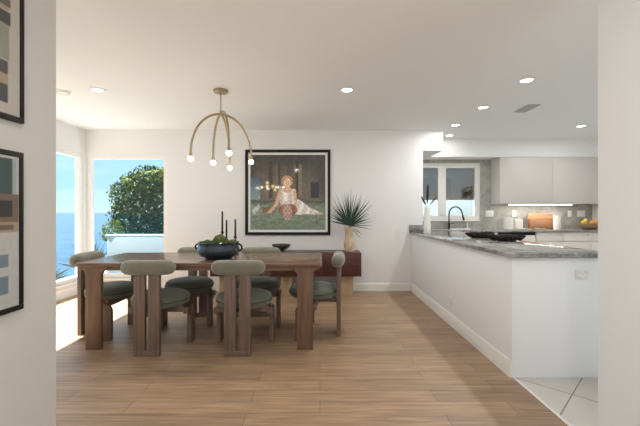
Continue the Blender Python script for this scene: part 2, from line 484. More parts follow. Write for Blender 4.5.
# ------------------------------------------------------------------ chairs (backrest at -y, seat towards +y)
def make_chair(label):
    t = thing('dining_chair', label, 'chair')
    # seat: thick puffy disc
    bm = bmesh.new(); ell(bm, (0, .045, .428), .252, .238, .068, pw=.6, seg=40, rings=18)
    s = obj('seat', bm, M['seatf'], t, angle=180)
    bm = bmesh.new()
    tube(bm, [(.253*math.cos(a*PI/24), .045+.239*math.sin(a*PI/24), .428) for a in range(49)], .005, 6, cap=False)
    obj('piping', bm, M['piping'], s, angle=180)
    # bolster backrest, gently curved
    bm = bmesh.new(); n, L_ = 22, .229
    rings = []
    for i in range(n+1):
        u = -1 + 2*i/n
        f = (1-abs(u)**7)**.38 if abs(u) < 1 else 0
        f = max(f, .30)
        cy = -.222 + .02*u*u
        ring = []
        for k in range(20):
            a = 2*PI*k/20
            ca, sa = math.cos(a), math.sin(a)
            yy = .060*f*math.copysign(abs(ca)**.8, ca); zz = .064*f*math.copysign(abs(sa)**.8, sa)
            ring.append(bm.verts.new((u*L_, cy+yy, .748+zz)))
        rings.append(ring)
    for a, b in zip(rings, rings[1:]):
        for k in range(20): bm.faces.new([a[k], a[(k+1) % 20], b[(k+1) % 20], b[k]])
    bm.faces.new(rings[0]); bm.faces.new(rings[-1][::-1])
    obj('backrest', bm, M['fabric'], t, angle=180)
    # split plank back post
    bm = bmesh.new()
    pts_out = [(-.11, 0), (.11, 0), (.11, .70), (-.11, .70)]
    box(bm, -.11, -.014, -.24, -.20, .045, .70, .004)
    box(bm, .014, .11, -.24, -.20, .045, .70, .004)
    box(bm, -.11, .11, -.2395, -.2005, 0, .05, .003)
    obj('back_post', bm, M['chairwood'], t)
    # front legs: broad planks rounding into the side rail
    for sx in (-1, 1):
        p = [(.075, 0), (.185, 0), (.185, .275)]
        for i in range(1, 7):
            a = R(90*i/6); p.append((.185-.08*(1-math.cos(a)), .275+.08*math.sin(a)))
        p += [(-.02, .355), (-.02, .300), (.03, .300)]
        for i in range(1, 7):
            a = R(90*i/6); p.append((.03+.045*math.sin(a), .300-.045*(1-math.cos(a))))
        bm = bmesh.new(); x = sx*.247
        prism(bm, p, 'X', x-.02, x+.02, bev=.005)
        obj('leg', bm, M['chairwood'], t)
    bm = bmesh.new()
    box(bm, -.228, .228, .10, .14, .315, .38, .004)
    box(bm, -.228, .228, -.02, .02, .315, .375, .004)
    obj('seat_frame', bm, M['chairwood'], t)
    obj('stretcher', B(-.045, .045, -.205, -.018, .322, .368, bev=.004), M['chairwood'], t)
    return t
GC = 'dining chairs around the walnut table'
c0 = make_chair('green chair on the near side of the table by its left end'); tag(c0, group=GC)
c0.location = (-1.465, 3.275, 0)
dup(c0, (-.697, 3.275, 0), 0, 'green chair on the near side of the table, in front of the navy bowl')
dup(c0, (-1.425, 3.985, 0), PI, 'green chair on the far side of the table, left of the navy bowl')
dup(c0, (-.69, 3.985, 0), PI, 'green chair on the far side of the table, right of the navy bowl')
dup(c0, (-2.155, 3.66, 0), R(-90), 'green chair at the left end of the table, by the sunlit window')
dup(c0, (-.028, 3.65, 0), R(90-5), 'green chair at the right end of the table, turned away from it slightly')

# ------------------------------------------------------------------ table top things
TZ = .77
# navy bowl
bw = thing('centrepiece_bowl', 'dark navy footed bowl with ring handles full of moss balls', 'bowl', (-.985, 3.50, TZ))
bm = bmesh.new()
lathe(bm, [(0, .012), (.10, .012), (.10, 0), (.125, 0), (.13, .012), (.172, .030), (.196, .062), (.200, .095), (.190, .118), (.188, .134), (.197, .158),
           (.192, .162), (.178, .140), (.176, .12), (.188, .09), (.172, .05), (.10, .03), (0, .028)], 48)
obj('bowl', bm, M['navy'], bw, angle=60)
for sx in (-1, 1):
    bm = bmesh.new()
    tube(bm, [(sx*(.190+.036*math.sin(a)), -.02*math.cos(a), .108+.034*math.cos(a)) for a in [PI*i/12 for i in range(13)]], .009, 8)
    obj('handle', bm, M['navy'], bw, angle=180)
def moss(x, y, z, r, label, seed):
    rr = random.Random(seed); bm = bmesh.new()
    bmesh.ops.create_icosphere(bm, subdivisions=4, radius=r)
    from mathutils import noise
    for v in bm.verts:
        v.co *= 1 + .10*noise.noise(v.co*26+Vector((seed, 0, 0))) + .06*noise.noise(v.co*80)
    o = obj('moss_ball', bm, M['moss'], None, angle=180); o.location = (x, y, z)
    return tag(o, label, 'decoration', 'moss balls in the navy bowl')
moss(-.965, 3.48, TZ+.162, .070, 'largest green moss ball, in the middle of the navy bowl', 1)
moss(-1.090, 3.475, TZ+.135, .048, 'small green moss ball at the left of the navy bowl', 4)
moss(-.853, 3.50, TZ+.140, .044, 'green moss ball at the right of the navy bowl', 7)
moss(-.995, 3.608, TZ+.130, .050, 'green moss ball at the back of the navy bowl', 9)

def candlestick(x, y, h, ch, label):
    t = thing('candlestick', label, 'candlestick', (x, y, TZ), 0, 'black candlesticks behind the navy bowl')
    bm = bmesh.new()
    lathe(bm, [(0, 0), (.04, 0), (.042, .006), (.015, .014), (.007, .03), (.007, h-.05), (.013, h-.04), (.007, h-.03), (.010, h-.02), (.02, h-.004), (.02, h), (0, h)], 20)
    obj('holder', bm, M['blackm'], t, angle=50)
    bm = bmesh.new(); lathe(bm, [(0, h), (.0105, h), (.009, h+ch-.01), (.003, h+ch), (0, h+ch)], 14)
    c = obj('candle', bm, M['black'], t, angle=50)
    bm = bmesh.new(); tube(bm, [(0, 0, h+ch-.002), (.001, 0, h+ch+.008)], .0012, 5); obj('wick', bm, M['black'], c)
    return t
k = 3.82/360
candlestick((222.3-320)*k, 3.82, .24, .22, 'tallest black candlestick, left of the three behind the bowl')
candlestick((226.5-320)*3.9/360, 3.9, .16, .205, 'black candlestick standing between the other two behind the bowl')
candlestick((235.3-320)*k, 3.82, .19, .185, 'black candlestick, right of the three behind the bowl')

# ------------------------------------------------------------------ sideboard
SZ = .64
sb = thing('sideboard', 'long dark red-brown sideboard on pale slatted legs under the artwork', 'sideboard', (-.49, 5.33, 0))
obj('body', B(-1.08, 1.08, -.20, .20, .30, SZ, bev=.006), M['redwood'], sb)
for i in range(4):
    x0 = -1.06 + i*.53
    d = obj('door', B(x0+.004, x0+.526, -.214, -.2005, .315, SZ-.015, bev=.003), M['redwood'], sb)
for sx in (-1, 0, 1):
    bm = bmesh.new()
    cx = sx*.885
    for j in range(5):
        x = cx - .085 + j*.034
        box(bm, x+.002, x+.034, -.12+.0, .14, 0, .30, .004)
    box(bm, cx-.084, cx+.084, -.112, .132, .004, .296)
    obj('leg', bm, M['slat'], sb)
# small charcoal bowl on it
t = thing('small_bowl', 'small charcoal footed bowl on the sideboard below the artwork', 'bowl', ((281.3-320)*5.25/360, 5.25, SZ))
bm = bmesh.new()
lathe(bm, [(0, .0), (.055, 0), (.052, .012), (.04, .028), (.085, .045), (.125, .078), (.138, .105), (.133, .106), (.115, .08), (.07, .052), (0, .045)], 36)
obj('dish', bm, M['charcoal'], t, angle=60)
obj('rim', (lambda b: (lathe(b, [(.133, .103), (.139, .103), (.139, .1085), (.133, .1085), (.133, .103)], 36), b)[1])(bmesh.new()), M['charcoal'], t)
# vase: twisted faceted
vx = (349.5-320)*5.3/360
t = thing('twisted_vase', 'tall cream twisted vase standing on the right end of the sideboard', 'vase', (vx, 5.30, SZ))
bm = bmesh.new(); H = .36; rings = []
for i in range(25):
    z = H*i/24; rad = .062 + .010*math.sin(z*19) ; tw = z*7
    ring = []
    for k_ in range(24):
        a = 2*PI*k_/24
        q = 1 + .24*math.cos(3*(a) ) * math.sin(z*17)
        ring.append(bm.verts.new((rad*q*math.cos(a+tw), rad*q*math.sin(a+tw), z)))
    rings.append(ring)
for i in range(12):
    z = H - .01 - .28*i/11
    rings.append([bm.verts.new((.048*math.cos(2*PI*k_/24+z*0+H*7), .048*math.sin(2*PI*k_/24+H*7), z)) for k_ in range(24)])
for a, b in zip(rings, rings[1:]):
    for k_ in range(24): bm.faces.new([a[k_], a[(k_+1) % 24], b[(k_+1) % 24], b[k_]])
bm.faces.new(rings[0][::-1]); bm.faces.new(rings[-1])
obj('vase_body', bm, M['vase'], t, angle=50)
# palm fan in the vase: its own thing
pl = thing('dried_palm_fan', 'dark green spiky palm fan standing in the twisted vase', 'plant', (vx, 5.30, SZ+.09))
bm = bmesh.new()
tube(bm, [(0, 0, 0), (.004, 0, .15), (0, -.005, .275)], [.008, .008, .012], 8)
obj('stem', bm, M['palm'], pl)
bm = bmesh.new()
def blade(bm, base, d, L_, w, droop=0., fold=.35):
    d = Vector(d).normalized()
    side = d.cross(Vector((0, -1, 0)))
    if side.length < .1: side = Vector((1, 0, 0))
    side.normalize(); nrm = side.cross(d).normalized()
    prev = None; n = 6
    for i in range(n+1):
        u = i/n; c = Vector(base) + d*L_*u + Vector((0, 0, -droop*u*u))
        ww = w*(math.sin(PI*min(1, u*.85+.12))**.8)*(1-u**3*.9)
        q = [bm.verts.new(c+side*ww), bm.verts.new(c-nrm*ww*fold), bm.verts.new(c-side*ww), bm.verts.new(c+nrm*ww*.1)]
        if prev:
            for k_ in range(4): bm.faces.new([prev[k_], prev[(k_+1) % 4], q[(k_+1) % 4], q[k_]])
        else: bm.faces.new(q)
        prev = q
    bm.faces.new(prev[::-1])
prr = random.Random(5)
for layer, (n_, yo, L0) in enumerate(((34, 0, .44), (30, -.05, .36), (22, .05, .34))):
    for i in range(n_):
        a = R(166 - 142*i/(n_-1) + prr.uniform(-3, 3))
        yy = yo*2 + prr.uniform(-.16, .16)
        L_ = L0*1.28*(.52+.48*abs(math.sin(a))**1.5)*prr.uniform(.86, 1.1)
        blade(bm, (0, 0, .285), (math.cos(a), yy, math.sin(a)), L_, .0052, droop=.0)
for a, L_, dr in ((12, .37, .0), (4, .36, .02), (-4, .34, .03), (20, .36, .0), (-30, .24, .03), (-48, .25, .0)):
    a = R(a); blade(bm, (0, -.02, .285), (math.cos(a), -.1, math.sin(a)), L_, .0055, droop=dr)
obj('fronds', bm, M['palm'], pl, smooth=False)

# ------------------------------------------------------------------ pictures
def sm(a, b, x):
    t_ = max(0, min(1, (x-a)/(b-a))); return t_*t_*(3-2*t_)
def lin(r, g, b): return tuple((c/255)**2.2 for c in (r, g, b))
def mixc(a, b, t_): return tuple(x*(1-t_)+y*t_ for x, y in zip(a, b))
def paint(name, W, Hh, nx, ny, fn, m, parent, place):
    """flat printed sheet: grid mesh, colour per vertex from fn(u,v), v=0 at top"""
    bm = bmesh.new(); vs = []
    lay = bm.verts.layers.float_color.new('Col')
    for j in range(ny+1):
        vs.append([bm.verts.new(place((i/nx)*W, Hh*(1-j/ny))) for i in range(nx+1)])
    for j in range(ny+1):
        for i in range(nx+1):
            vs[j][i][lay] = (*fn(i/nx, j/ny), 1)
    for j in range(ny):
        for i in range(nx):
            bm.faces.new([vs[j][i], vs[j+1][i], vs[j+1][i+1], vs[j][i+1]])
    return obj(name, bm, m, parent, smooth=False)

def pol(poly, u, v):
    inside = False; n = len(poly); j = n-1
    for i in range(n):
        xi, yi = poly[i]; xj, yj = poly[j]
        if (yi > v) != (yj > v) and u < (xj-xi)*(v-yi)/(yj-yi)+xi: inside = not inside
        j = i
    return inside
from mathutils import noise as NZ
def artwork(u, v):
    # dim interior
    c = mixc(lin(72, 70, 64), lin(100, 94, 84), sm(.1, .5, v))
    c = mixc(c, lin(128, 112, 88), .35*max(0, NZ.noise(Vector((u*16, v*9, 7)))*2))
    c = mixc(c, lin(38, 38, 38), .6*sm(.6, 1, abs(u-.5)*2)*(1-sm(.45, .7, v)))
    st = .5+.5*math.sin(u*42+1.3*math.sin(v*5))
    c = mixc(c, lin(104, 92, 70), .45*st*sm(.12, .3, v)*(1-sm(.5, .6, v))*(sm(.28, .5, u)*(1-sm(.72, .85, u))))
    if v < .14: c = mixc(c, lin(66, 66, 66), .6)
    for x0, x1 in ((.24, .30), (.37, .395), (.60, .64)):
        if x0 < u < x1 and .08 < v < .58: c = lin(66, 52, 42)
    if .64 < u < .69 and .13 < v < .55: c = lin(120, 110, 88)
    if .80 < u < .92 and .36 < v < .58: c = lin(44, 46, 52)
    # blue daylight at the left edge
    if u < .13 and .30 < v < .60: c = mixc(lin(70, 92, 110), lin(120, 140, 150), sm(.3, .6, v))
    # floor / grass
    hz = .60 + .02*math.sin(u*9)
    if v > hz:
        g = NZ.noise(Vector((u*14, v*26, 0)))
        c = mixc(lin(100, 116, 96), lin(138, 150, 130), .5+.7*g+.25*NZ.noise(Vector((u*50, v*90, 2))))
        c = mixc(c, lin(70, 82, 66), 1-sm(hz, hz+.08, v))
        c = mixc(c, lin(126, 138, 120), sm(.85, 1, v)*.6)
    if pol([(.02, .74), (.11, .66), (.13, .70), (.05, .80)], u, v): c = lin(190, 196, 196)
    if pol([(.15, .70), (.30, .69), (.32, .76), (.16, .77)], u, v): c = lin(120, 96, 74)
    # lamps: candle-like dots
    for x, y in ((.225, .375), (.225, .42), (.30, .42), (.33, .465), (.345, .43)):
        d = math.hypot(u-x, v-y)
        if d < .016: c = lin(250, 235, 190)
        elif d < .03: c = mixc(c, lin(190, 150, 90), .6)
    # figure reclining in a white dress
    white = lin(244, 238, 230); skin = lin(214, 170, 140)
    if pol([(.56, .60), (.66, .60), (.80, .71), (.93, .765), (.92, .80), (.74, .79), (.60, .80)], u, v): c = mixc(white, lin(206, 198, 192), .5+.5*math.sin(u*60+v*20))
    if pol([(.86, .765), (.97, .775), (.97, .80), (.86, .80)], u, v): c = skin
    if pol([(.38, .46), (.60, .46), (.62, .62), (.60, .74), (.42, .72), (.385, .60)], u, v): c = mixc(white, lin(200, 190, 180), .5+.5*math.sin(u*50))
    if pol([(.375, .47), (.42, .49), (.37, .66), (.27, .78), (.22, .775), (.32, .66)], u, v): c = skin
    if pol([(.565, .47), (.61, .48), (.625, .62), (.60, .76), (.56, .76), (.585, .62)], u, v): c = skin
    if ((u-.495)/.055)**2+((v-.465)/.04)**2 < 1: c = skin
    if ((u-.49)/.075)**2+((v-.355)/.078)**2 < 1: c = mixc(lin(170, 124, 78), lin(236, 214, 176), max(0, math.sin(u*150)*math.sin(v*140)))
    if ((u-.49)/.047)**2+((v-.37)/.062)**2 < 1: c = lin(226, 186, 156)
    if ((u-.475)/.007)**2+((v-.36)/.005)**2 < 1 or ((u-.508)/.007)**2+((v-.36)/.005)**2 < 1: c = lin(80, 56, 44)
    if ((u-.492)/.012)**2+((v-.40)/.006)**2 < 1: c = lin(170, 60, 54)
    # orange cushion and glass jar in front
    if ((u-.50)/.125)**2+((v-.735)/.085)**2 < 1: c = mixc(lin(160, 104, 72), lin(126, 84, 62), .5+.5*math.sin(u*70))
    if ((u-.495)/.065)**2+((v-.76)/.115)**2 < 1:
        c = mixc(lin(206, 176, 160), lin(150, 112, 98), .5+.5*math.sin(u*130)*math.sin(v*90))
    if pol([(.46, .62), (.53, .62), (.53, .66), (.46, .66)], u, v): c = lin(214, 204, 196)
    d_ = 1+.35*NZ.noise(Vector((u*38, v*38, 11)))+.2*NZ.noise(Vector((u*90, v*90, 5)))
    return tuple(max(0, min(1, x*d_*1.05)) for x in c)
fx0, fx1, fz0, fz1 = -1.150, .160, .868, 2.178
pc = thing('framed_artwork', 'large black framed photograph of a reclining figure in a white dress', 'picture', (0, YB, 0))
def frame4(bm, x0, x1, z0, z1, w, ya, yb):
    box(bm, x0, x1, ya, yb, z1-w, z1, .003); box(bm, x0, x1, ya, yb, z0, z0+w, .003)
    box(bm, x0, x0+w, ya, yb, z0+w, z1-w, .003); box(bm, x1-w, x1, ya, yb, z0+w, z1-w, .003)
bm = bmesh.new(); frame4(bm, fx0, fx1, fz0, fz1, .042, -.036, -.001); obj('picture_frame', bm, M['black'], pc)
obj('mat_board', B(fx0+.04, fx1-.04, -.012, -.004, fz0+.04, fz1-.04), M['mount'], pc)
iw = (fx1-fx0) - 2*.078
paint('print', iw, iw, 150, 150, artwork, M['pic'], pc, lambda a, b: (fx0+.078+a, -.0135, fz0+.078+b))

hw = -1.393
def side_print(name, label, ya, yb, z0, z1, fn):
    t_ = thing(name, label, 'picture', (hw, 0, 0), 0)
    bm = bmesh.new(); w = .024
    for a in ((ya, yb, z1-w, z1), (ya, yb, z0, z0+w), (ya, ya+w, z0+w, z1-w), (yb-w, yb, z0+w, z1-w)):
        box(bm, .001, .022, a[0], a[1], a[2], a[3], .003)
    obj('picture_frame', bm, M['black'], t_)
    # ya = camera side; u runs from yb side (u=0 far/right in picture) to ya
    paint('print', (yb-ya)-2*w+.004, (z1-z0)-2*w+.004, 80, 120, fn, M['art'], t_, lambda a, b: (.018, yb-w+.002-a, z0+w-.002+b))
    return t_
def rect_fn(bg, rects):
    def f(u, v):
        c = bg
        for (a, b, c0, d, col) in rects:
            if a <= u <= b and c0 <= v <= d: c = col
        n = NZ.noise(Vector((u*30, v*30, 3)))*.06
        return tuple(max(0, x*(1+n)) for x in c)
    return f
g1 = rect_fn(lin(176, 172, 164), [
    (.10, .92, .26, .31, lin(92, 92, 90)), (.11, .92, .315, .34, lin(156, 138, 120)), (.09, .92, .35, .43, lin(72, 74, 74)),
    (.11, .92, .43, .655, lin(138, 140, 126)), (.12, .92, .66, .75, lin(78, 80, 80)), (.12, .92, .75, .81, lin(156, 138, 120)), (.12, .92, .81, .93, lin(70, 72, 74))])
g2 = rect_fn(lin(178, 180, 178), [
    (.03, .97, .02, .255, lin(150, 160, 158)), (.066, .88, .02, .255, lin(62, 80, 82)),
    (.012, .97, .255, .44, lin(112, 96, 82)), (.07, .20, .30, .40, lin(52, 50, 50)), (.34, .62, .30, .40, lin(58, 54, 52)), (.7, .9, .30, .40, lin(58, 54, 52)),
    (.012, .97, .44, .50, lin(156, 138, 118)), (.06, .45, .455, .49, lin(104, 92, 80)),
    (.105, .30, .645, .73, lin(108, 126, 136)), (.40, .7, .645, .73, lin(112, 128, 136)),
    (.105, .30, .79, .905, lin(104, 122, 134)), (.40, .7, .79, .905, lin(106, 124, 134))])
side_print('framed_print', 'black framed abstract print of grey and tan bars, upper one of two', 1.09, 1.672, 1.628, 2.36, g1)
side_print('framed_print', 'black framed abstract print with brown band and blue squares, lower of two', 1.085, 1.668, .773, 1.493, g2)

# ------------------------------------------------------------------ chandelier
CX, CY = -1.03, 3.74
ch = thing('chandelier', 'brass chandelier of crossing arches with five round bulbs', 'chandelier', (CX, CY, CE))
bm = bmesh.new(); lathe(bm, [(0, -.028), (.068, -.028), (.074, -.022), (.074, -.001), (0, -.001)], 36)
obj('canopy', bm, M['brass'], ch)
bm = bmesh.new(); tube(bm, [(0, 0, -.02), (0, 0, -.235)], .006, 10); obj('rod', bm, M['brass'], ch)
bm = bmesh.new(); lathe(bm, [(0, -.245), (.012, -.243), (.015, -.225), (.008, -.205), (0, -.205)], 16); obj('hub', bm, M['brass'], ch)
Zt = 2.235 - CE
def arm(dx, dy, zend, peak=.0, full=None):
    bm = bmesh.new(); pts = []; Rr = math.hypot(dx, dy)
    for i in range(25):
        a = PI/2*i/24
        h = Rr*math.sin(a); z = zend + (Zt+peak-zend)*math.cos(a)
        pts.append((dx/Rr*h, dy/Rr*h, z))
    pts.append((dx, dy, zend-.03))
    tube(bm, pts, .0115, 12)
    a = obj('arm', bm, M['brass'], ch, angle=180)
    bm = bmesh.new(); lathe(bm, [(0, -.016), (.016, -.016), (.016, .016), (0, .016)], 18, (dx, dy, zend-.032)); obj('socket', bm, M['brass'], a)
    bm = bmesh.new(); ell(bm, (dx, dy, zend-.070), .027, .027, .027, 1, 20, 12); obj('bulb', bm, M['bulb'], a, angle=180)
    l = bpy.data.lights.new('bulb_light', 'POINT'); l.energy = 2.0; l.color = (1, .86, .68); l.shadow_soft_size = .03
    lo = bpy.data.objects.new('bulb_light', l); C.objects.link(lo); lo.parent = ch; lo.location = (dx, dy, zend-.112)
zb = 1.755 + .072 - CE
arm(-.27, -.12, zb); arm(.29, .13, zb+.0)
arm(.155, -.28, zb+.03, .02); arm(-.13, .17, zb)
arm(.015, .31, zb-.04)

# ------------------------------------------------------------------ ceiling downlights and vents
LAMP_W = 9
def downlight(x, y, label, power=None, group='recessed ceiling lights'):
    t_ = thing('ceiling_light', label, 'ceiling light', (x, y, CE), 0, group)
    bm = bmesh.new(); lathe(bm, [(.052, -.001), (.078, -.001), (.080, -.006), (.056, -.010), (.052, -.006), (.052, -.001)], 36)
    obj('trim_ring', bm, M['trim'], t_, angle=40)
    bm = bmesh.new(); lathe(bm, [(0, -.002), (.054, -.002), (.054, -.0055), (0, -.0055)], 32)
    obj('lens', bm, M['lamp'], t_)
    l = bpy.data.lights.new('lens_light', 'AREA'); l.shape = 'DISK'; l.size = .1; l.energy = power or LAMP_W; l.color = (1, .98, .96)
    lo = bpy.data.objects.new('lens_light', l); C.objects.link(lo); lo.parent = t_; lo.location = (0, 0, -.012)
    return t_
downlight(-2.30, 3.72, 'round recessed ceiling light above the left end of the table, nearest the windows')
downlight(.278, 3.72, 'round recessed ceiling light right of the chandelier, above the table\'s right end')
downlight(1.98, 3.45, 'brightest round recessed light over the peninsula, nearest the viewer, beside the vent')
downlight(1.966, 4.34, 'round recessed light over the peninsula, middle of the row running to the soffit')
downlight(1.965, 5.22, 'round recessed light over the far end of the peninsula, just before the soffit')
downlight(2.13, 5.93, 'tiny round recessed light tucked beside the soffit corner', 1.2)
downlight(3.83, 5.28, 'round recessed light over the kitchen in front of the upper cabinets')
# vents
t = thing('ceiling_vent', 'small rectangular grey air vent in the ceiling above the peninsula', 'vent', (2.52, 4.39, CE))
bm = bmesh.new(); frame = (-.075, .075, -.16, .16)
box(bm, -.075, .075, -.16, -.145, -.008, -.001); box(bm, -.075, .075, .145, .16, -.008, -.001)
box(bm, -.075, -.062, -.145, .145, -.008, -.001); box(bm, .062, .075, -.145, .145, -.008, -.001)
obj('vent_frame', bm, M['vent'], t)
bm = bmesh.new()
for i in range(9):
    y = -.128+i*.032; prism(bm, [(y-.012, -.002), (y+.008, -.008), (y+.010, -.006), (y-.010, -.001)], 'X', -.062, .062)
obj('louvres', bm, M['vent'], t)
t = thing('smoke_detector', 'faint flat white disc on the ceiling beside the left hallway wall', 'smoke detector', (-2.70, 3.78, CE))
bm = bmesh.new(); lathe(bm, [(0, -.018), (.05, -.018), (.07, -.012), (.072, -.001), (0, -.001)], 32); obj('cover', bm, M['trim'], t, angle=50)
bm = bmesh.new(); lathe(bm, [(.055, -.019), (.06, -.019), (.06, -.0155), (.055, -.0155), (.055, -.019)], 32); obj('ring', bm, M['vent'], t)

# ------------------------------------------------------------------ kitchen back run
CT = .922
cab = thing('base_cabinet', 'cream base cabinet run beneath the back counter', 'kitchen cabinet', (0, 0, 0))
obj('carcass', B(3.58, XR-.005, 5.98, YK-.005, .0, .888), M['basecab'], cab)
for i in range(3):
    x0 = 3.585+i*.452
    d = obj('drawer', B(x0, x0+.446, 5.958, 5.979, .735, .882, bev=.003), M['basecab'], cab)
    bm = bmesh.new(); tube(bm, [(x0+.40, 5.958, .84), (x0+.40, 5.940, .84)], .008, 10); obj('knob', bm, M['steel'], d)
    d = obj('drawer', B(x0, x0+.446, 5.958, 5.979, .43, .728, bev=.003), M['basecab'], cab)
    d = obj('drawer', B(x0, x0+.446, 5.958, 5.979, .11, .424, bev=.003), M['basecab'], cab)
cab2 = thing('sink_cabinet', 'cream base cabinet beneath the kitchen sink and window', 'kitchen cabinet', (0, 0, 0))
obj('carcass', B(1.425, 2.945, 5.98, YK-.005, 0, .888), M['basecab'], cab2)
for i in range(2):
    obj('door', B(2.14+i*.402, 2.14+i*.402+.396, 5.958, 5.979, .11, .882, bev=.003), M['basecab'], cab2)
dw = thing('dishwasher', 'white built-in dishwasher with black control strip under the back counter', 'dishwasher', (3.262, 5.98, 0))
obj('body', B(-.305, .305, 0, .56, .0, .886), M['basecab'], dw)
obj('door', B(-.302, .302, -.022, -.001, .11, .835, bev=.003), M['basecab'], dw)
obj('control_strip', B(-.302, .302, -.024, -.001, .838, .884, bev=.002), M['black'], dw)
bm = bmesh.new(); tube(bm, [(-.22, -.023, .79), (-.22, -.05, .79), (.22, -.05, .79), (.22, -.023, .79)], .007, 8); obj('handle', bm, M['basecab'], dw)
kt = obj('kitchen_countertop', B(1.425, XR-.005, 5.93, YK-.003, .888, CT, bev=.005), M['granite'])
tag(kt, 'grey granite counter along the kitchen back wall under the window', 'countertop')

# upper cabinets
GU = 'glossy upper wall cabinets'
def upper(x0, x1, label):
    t_ = thing('wall_cabinet', label, 'kitchen cabinet', (x0, 6.22, 1.36), 0, GU)
    w = x1-x0
    obj('carcass', B(.001, w-.001, 0, YK-6.22-.003, 0, .809), M['gloss'], t_)
    obj('door', B(.001, w-.001, -.02, -.001, .003, .806, bev=.0015), M['gloss'], t_)
upper(3.10, 4.01, 'glossy pale wall cabinet next to the kitchen window')
upper(4.01, 4.92, 'glossy pale wall cabinet farthest from the kitchen window')
ul = thing('under_cabinet_light', 'glowing strip light under the upper kitchen cabinets', 'strip light', (3.85, 6.30, 1.36))
obj('housing', B(-.55, .55, -.02, .02, -.012, -.001), M['trim'], ul)
obj('diffuser', B(-.545, .545, -.0235, .016, -.020, -.0121), M['led'], ul)
l = bpy.data.lights.new('strip_glow', 'AREA'); l.shape = 'RECTANGLE'; l.size = 1.08; l.size_y = .03; l.energy = 5; l.color = (1, .93, .80)
lo = bpy.data.objects.new('strip_glow', l); C.objects.link(lo); lo.parent = ul; lo.location = (0, 0, -.024)

def px(x, d): return (x-320)*d/F
# outlets on the back wall
outlet((px(489.5, YK), YK-.001, 1.19), 0, 'double white switch plate beside the kitchen window', 2, 'switch', 'switch')
outlet((px(514, YK), YK-.001, 1.19), 0, 'white outlet above the ribbed canisters', 1)
outlet((px(569.5, YK), YK-.001, 1.19), 0, 'white outlet above the tall white cup', 1)
outlet((px(581, YK), YK-.001, 1.19), 0, 'double white switch plate above the fruit bowl', 2, 'switch', 'switch')

# faucet
fx, fy = px(449, 6.36), 6.36
t = thing('kitchen_faucet', 'matte black gooseneck faucet beneath the kitchen window', 'faucet', (fx, fy, CT))
bm = bmesh.new(); lathe(bm, [(0, 0), (.028, 0), (.028, .006), (.019, .012), (.019, .13), (.013, .14), (0, .14)], 20); obj('base', bm, M['blackm'], t, angle=40)
bm = bmesh.new()
pts = [(0, 0, .13), (0, 0, .26)]
for i in range(1, 15):
    a = PI*(i/14)*.93; pts.append((.112*(1-math.cos(a)), 0-.02*i/14, .26+.13*math.sin(a)))
pts.append((pts[-1][0]+.012, -.02, pts[-1][2]-.05))
tube(bm, pts, .0115, 12); obj('spout', bm, M['blackm'], t, angle=180)
e = pts[-1]
bm = bmesh.new(); tube(bm, [e, (e[0]+.022, e[1], e[2]-.085)], [.0155, .018], 12); obj('spray_head', bm, M['blackm'], t)
bm = bmesh.new(); tube(bm, [(.015, -.002, .085), (.06, -.004, .092), (.085, -.005, .105)], .006, 8); obj('handle', bm, M['blackm'], t)
# white pedestal dish (cake stand) right of faucet
t = thing('pedestal_dish', 'small white pedestal dish between the faucet and the wall cabinets', 'dish', (px(467.5, 6.32), 6.32, CT))
bm = bmesh.new(); lathe(bm, [(0, 0), (.055, 0), (.05, .008), (.012, .02), (.012, .11), (.03, .125), (.085, .135), (.088, .142), (.02, .134), (0, .134)], 28)
obj('dish', bm, M['white'], t, angle=50)
bm = bmesh.new(); lathe(bm, [(0, 0), (.068, 0), (.070, .006), (0, .006)], 28); obj('foot', bm, M['white'], t)
t = thing('white_tray', 'thin white tray on the counter by the faucet', 'tray', (px(460, 6.12), 6.12, CT))
bm = bmesh.new(); prism(bm, rrect(.17, .05, .03), 'Z', 0, .010); box(bm, -.001, .001, -.001, .001, .009, .0101)
obj('tray', bm, M['white'], t)
bm = bmesh.new()
tube(bm, [(x, y, .012) for x, y in rrect(.168, .048, .03)+[rrect(.168, .048, .03)[0]]], .004, 6, cap=False); obj('rim', bm, M['white'], t)

# white bottle vase with dark leaves on the peninsula
d = 5.05
t = thing('bottle_vase', 'slender white bottle vase on the far end of the peninsula', 'vase', (px(427.3, d), d, .922))
bm = bmesh.new(); lathe(bm, [(0, 0), (.048, 0), (.052, .006), (.049, .12), (.040, .25), (.036, .34), (.038, .365), (.033, .365), (.030, .33), (.028, .10), (0, .10)], 28)
obj('vase_body', bm, M['white'], t, angle=50)
sp = thing('dried_leaf_stems', 'three dark dried leaf stems in the white bottle vase', 'dried flowers', (px(427.3, d), d, .922+.105))
for (dx, dy, h_, w_) in ((-.075, 0, .40, .016), (.01, .01, .56, .018), (.12, -.01, .40, .012)):
    bm = bmesh.new()
    base = Vector((0, 0, 0)); tip = Vector((dx, dy, h_)); mid = Vector((dx*.15, dy, .27))
    tube(bm, [base, mid*.5, mid, tip], [.0025, .0025, .002, .001], 6)
    s_ = obj('stem', bm, M['feather'], sp)
    bm = bmesh.new(); prev = None; n = 14
    for i in range(n+1):
        u = i/n; c = mid.lerp(tip, .15+.95*u); ww = w_*math.sin(PI*min(.999, u*.93+.04))**.7*(1+.15*(i % 2))
        q = [bm.verts.new(c+Vector((ww, 0, 0))), bm.verts.new(c+Vector((0, ww*.6, 0))), bm.verts.new(c-Vector((ww, 0, 0))), bm.verts.new(c-Vector((0, ww*.6, 0)))]
        if prev:
            for k_ in range(4): bm.faces.new([prev[k_], prev[(k_+1) % 4], q[(k_+1) % 4], q[k_]])
        else: bm.faces.new(q)
        prev = q
    bm.faces.new(prev[::-1]); obj('leaf', bm, M['feather'], s_, smooth=False)

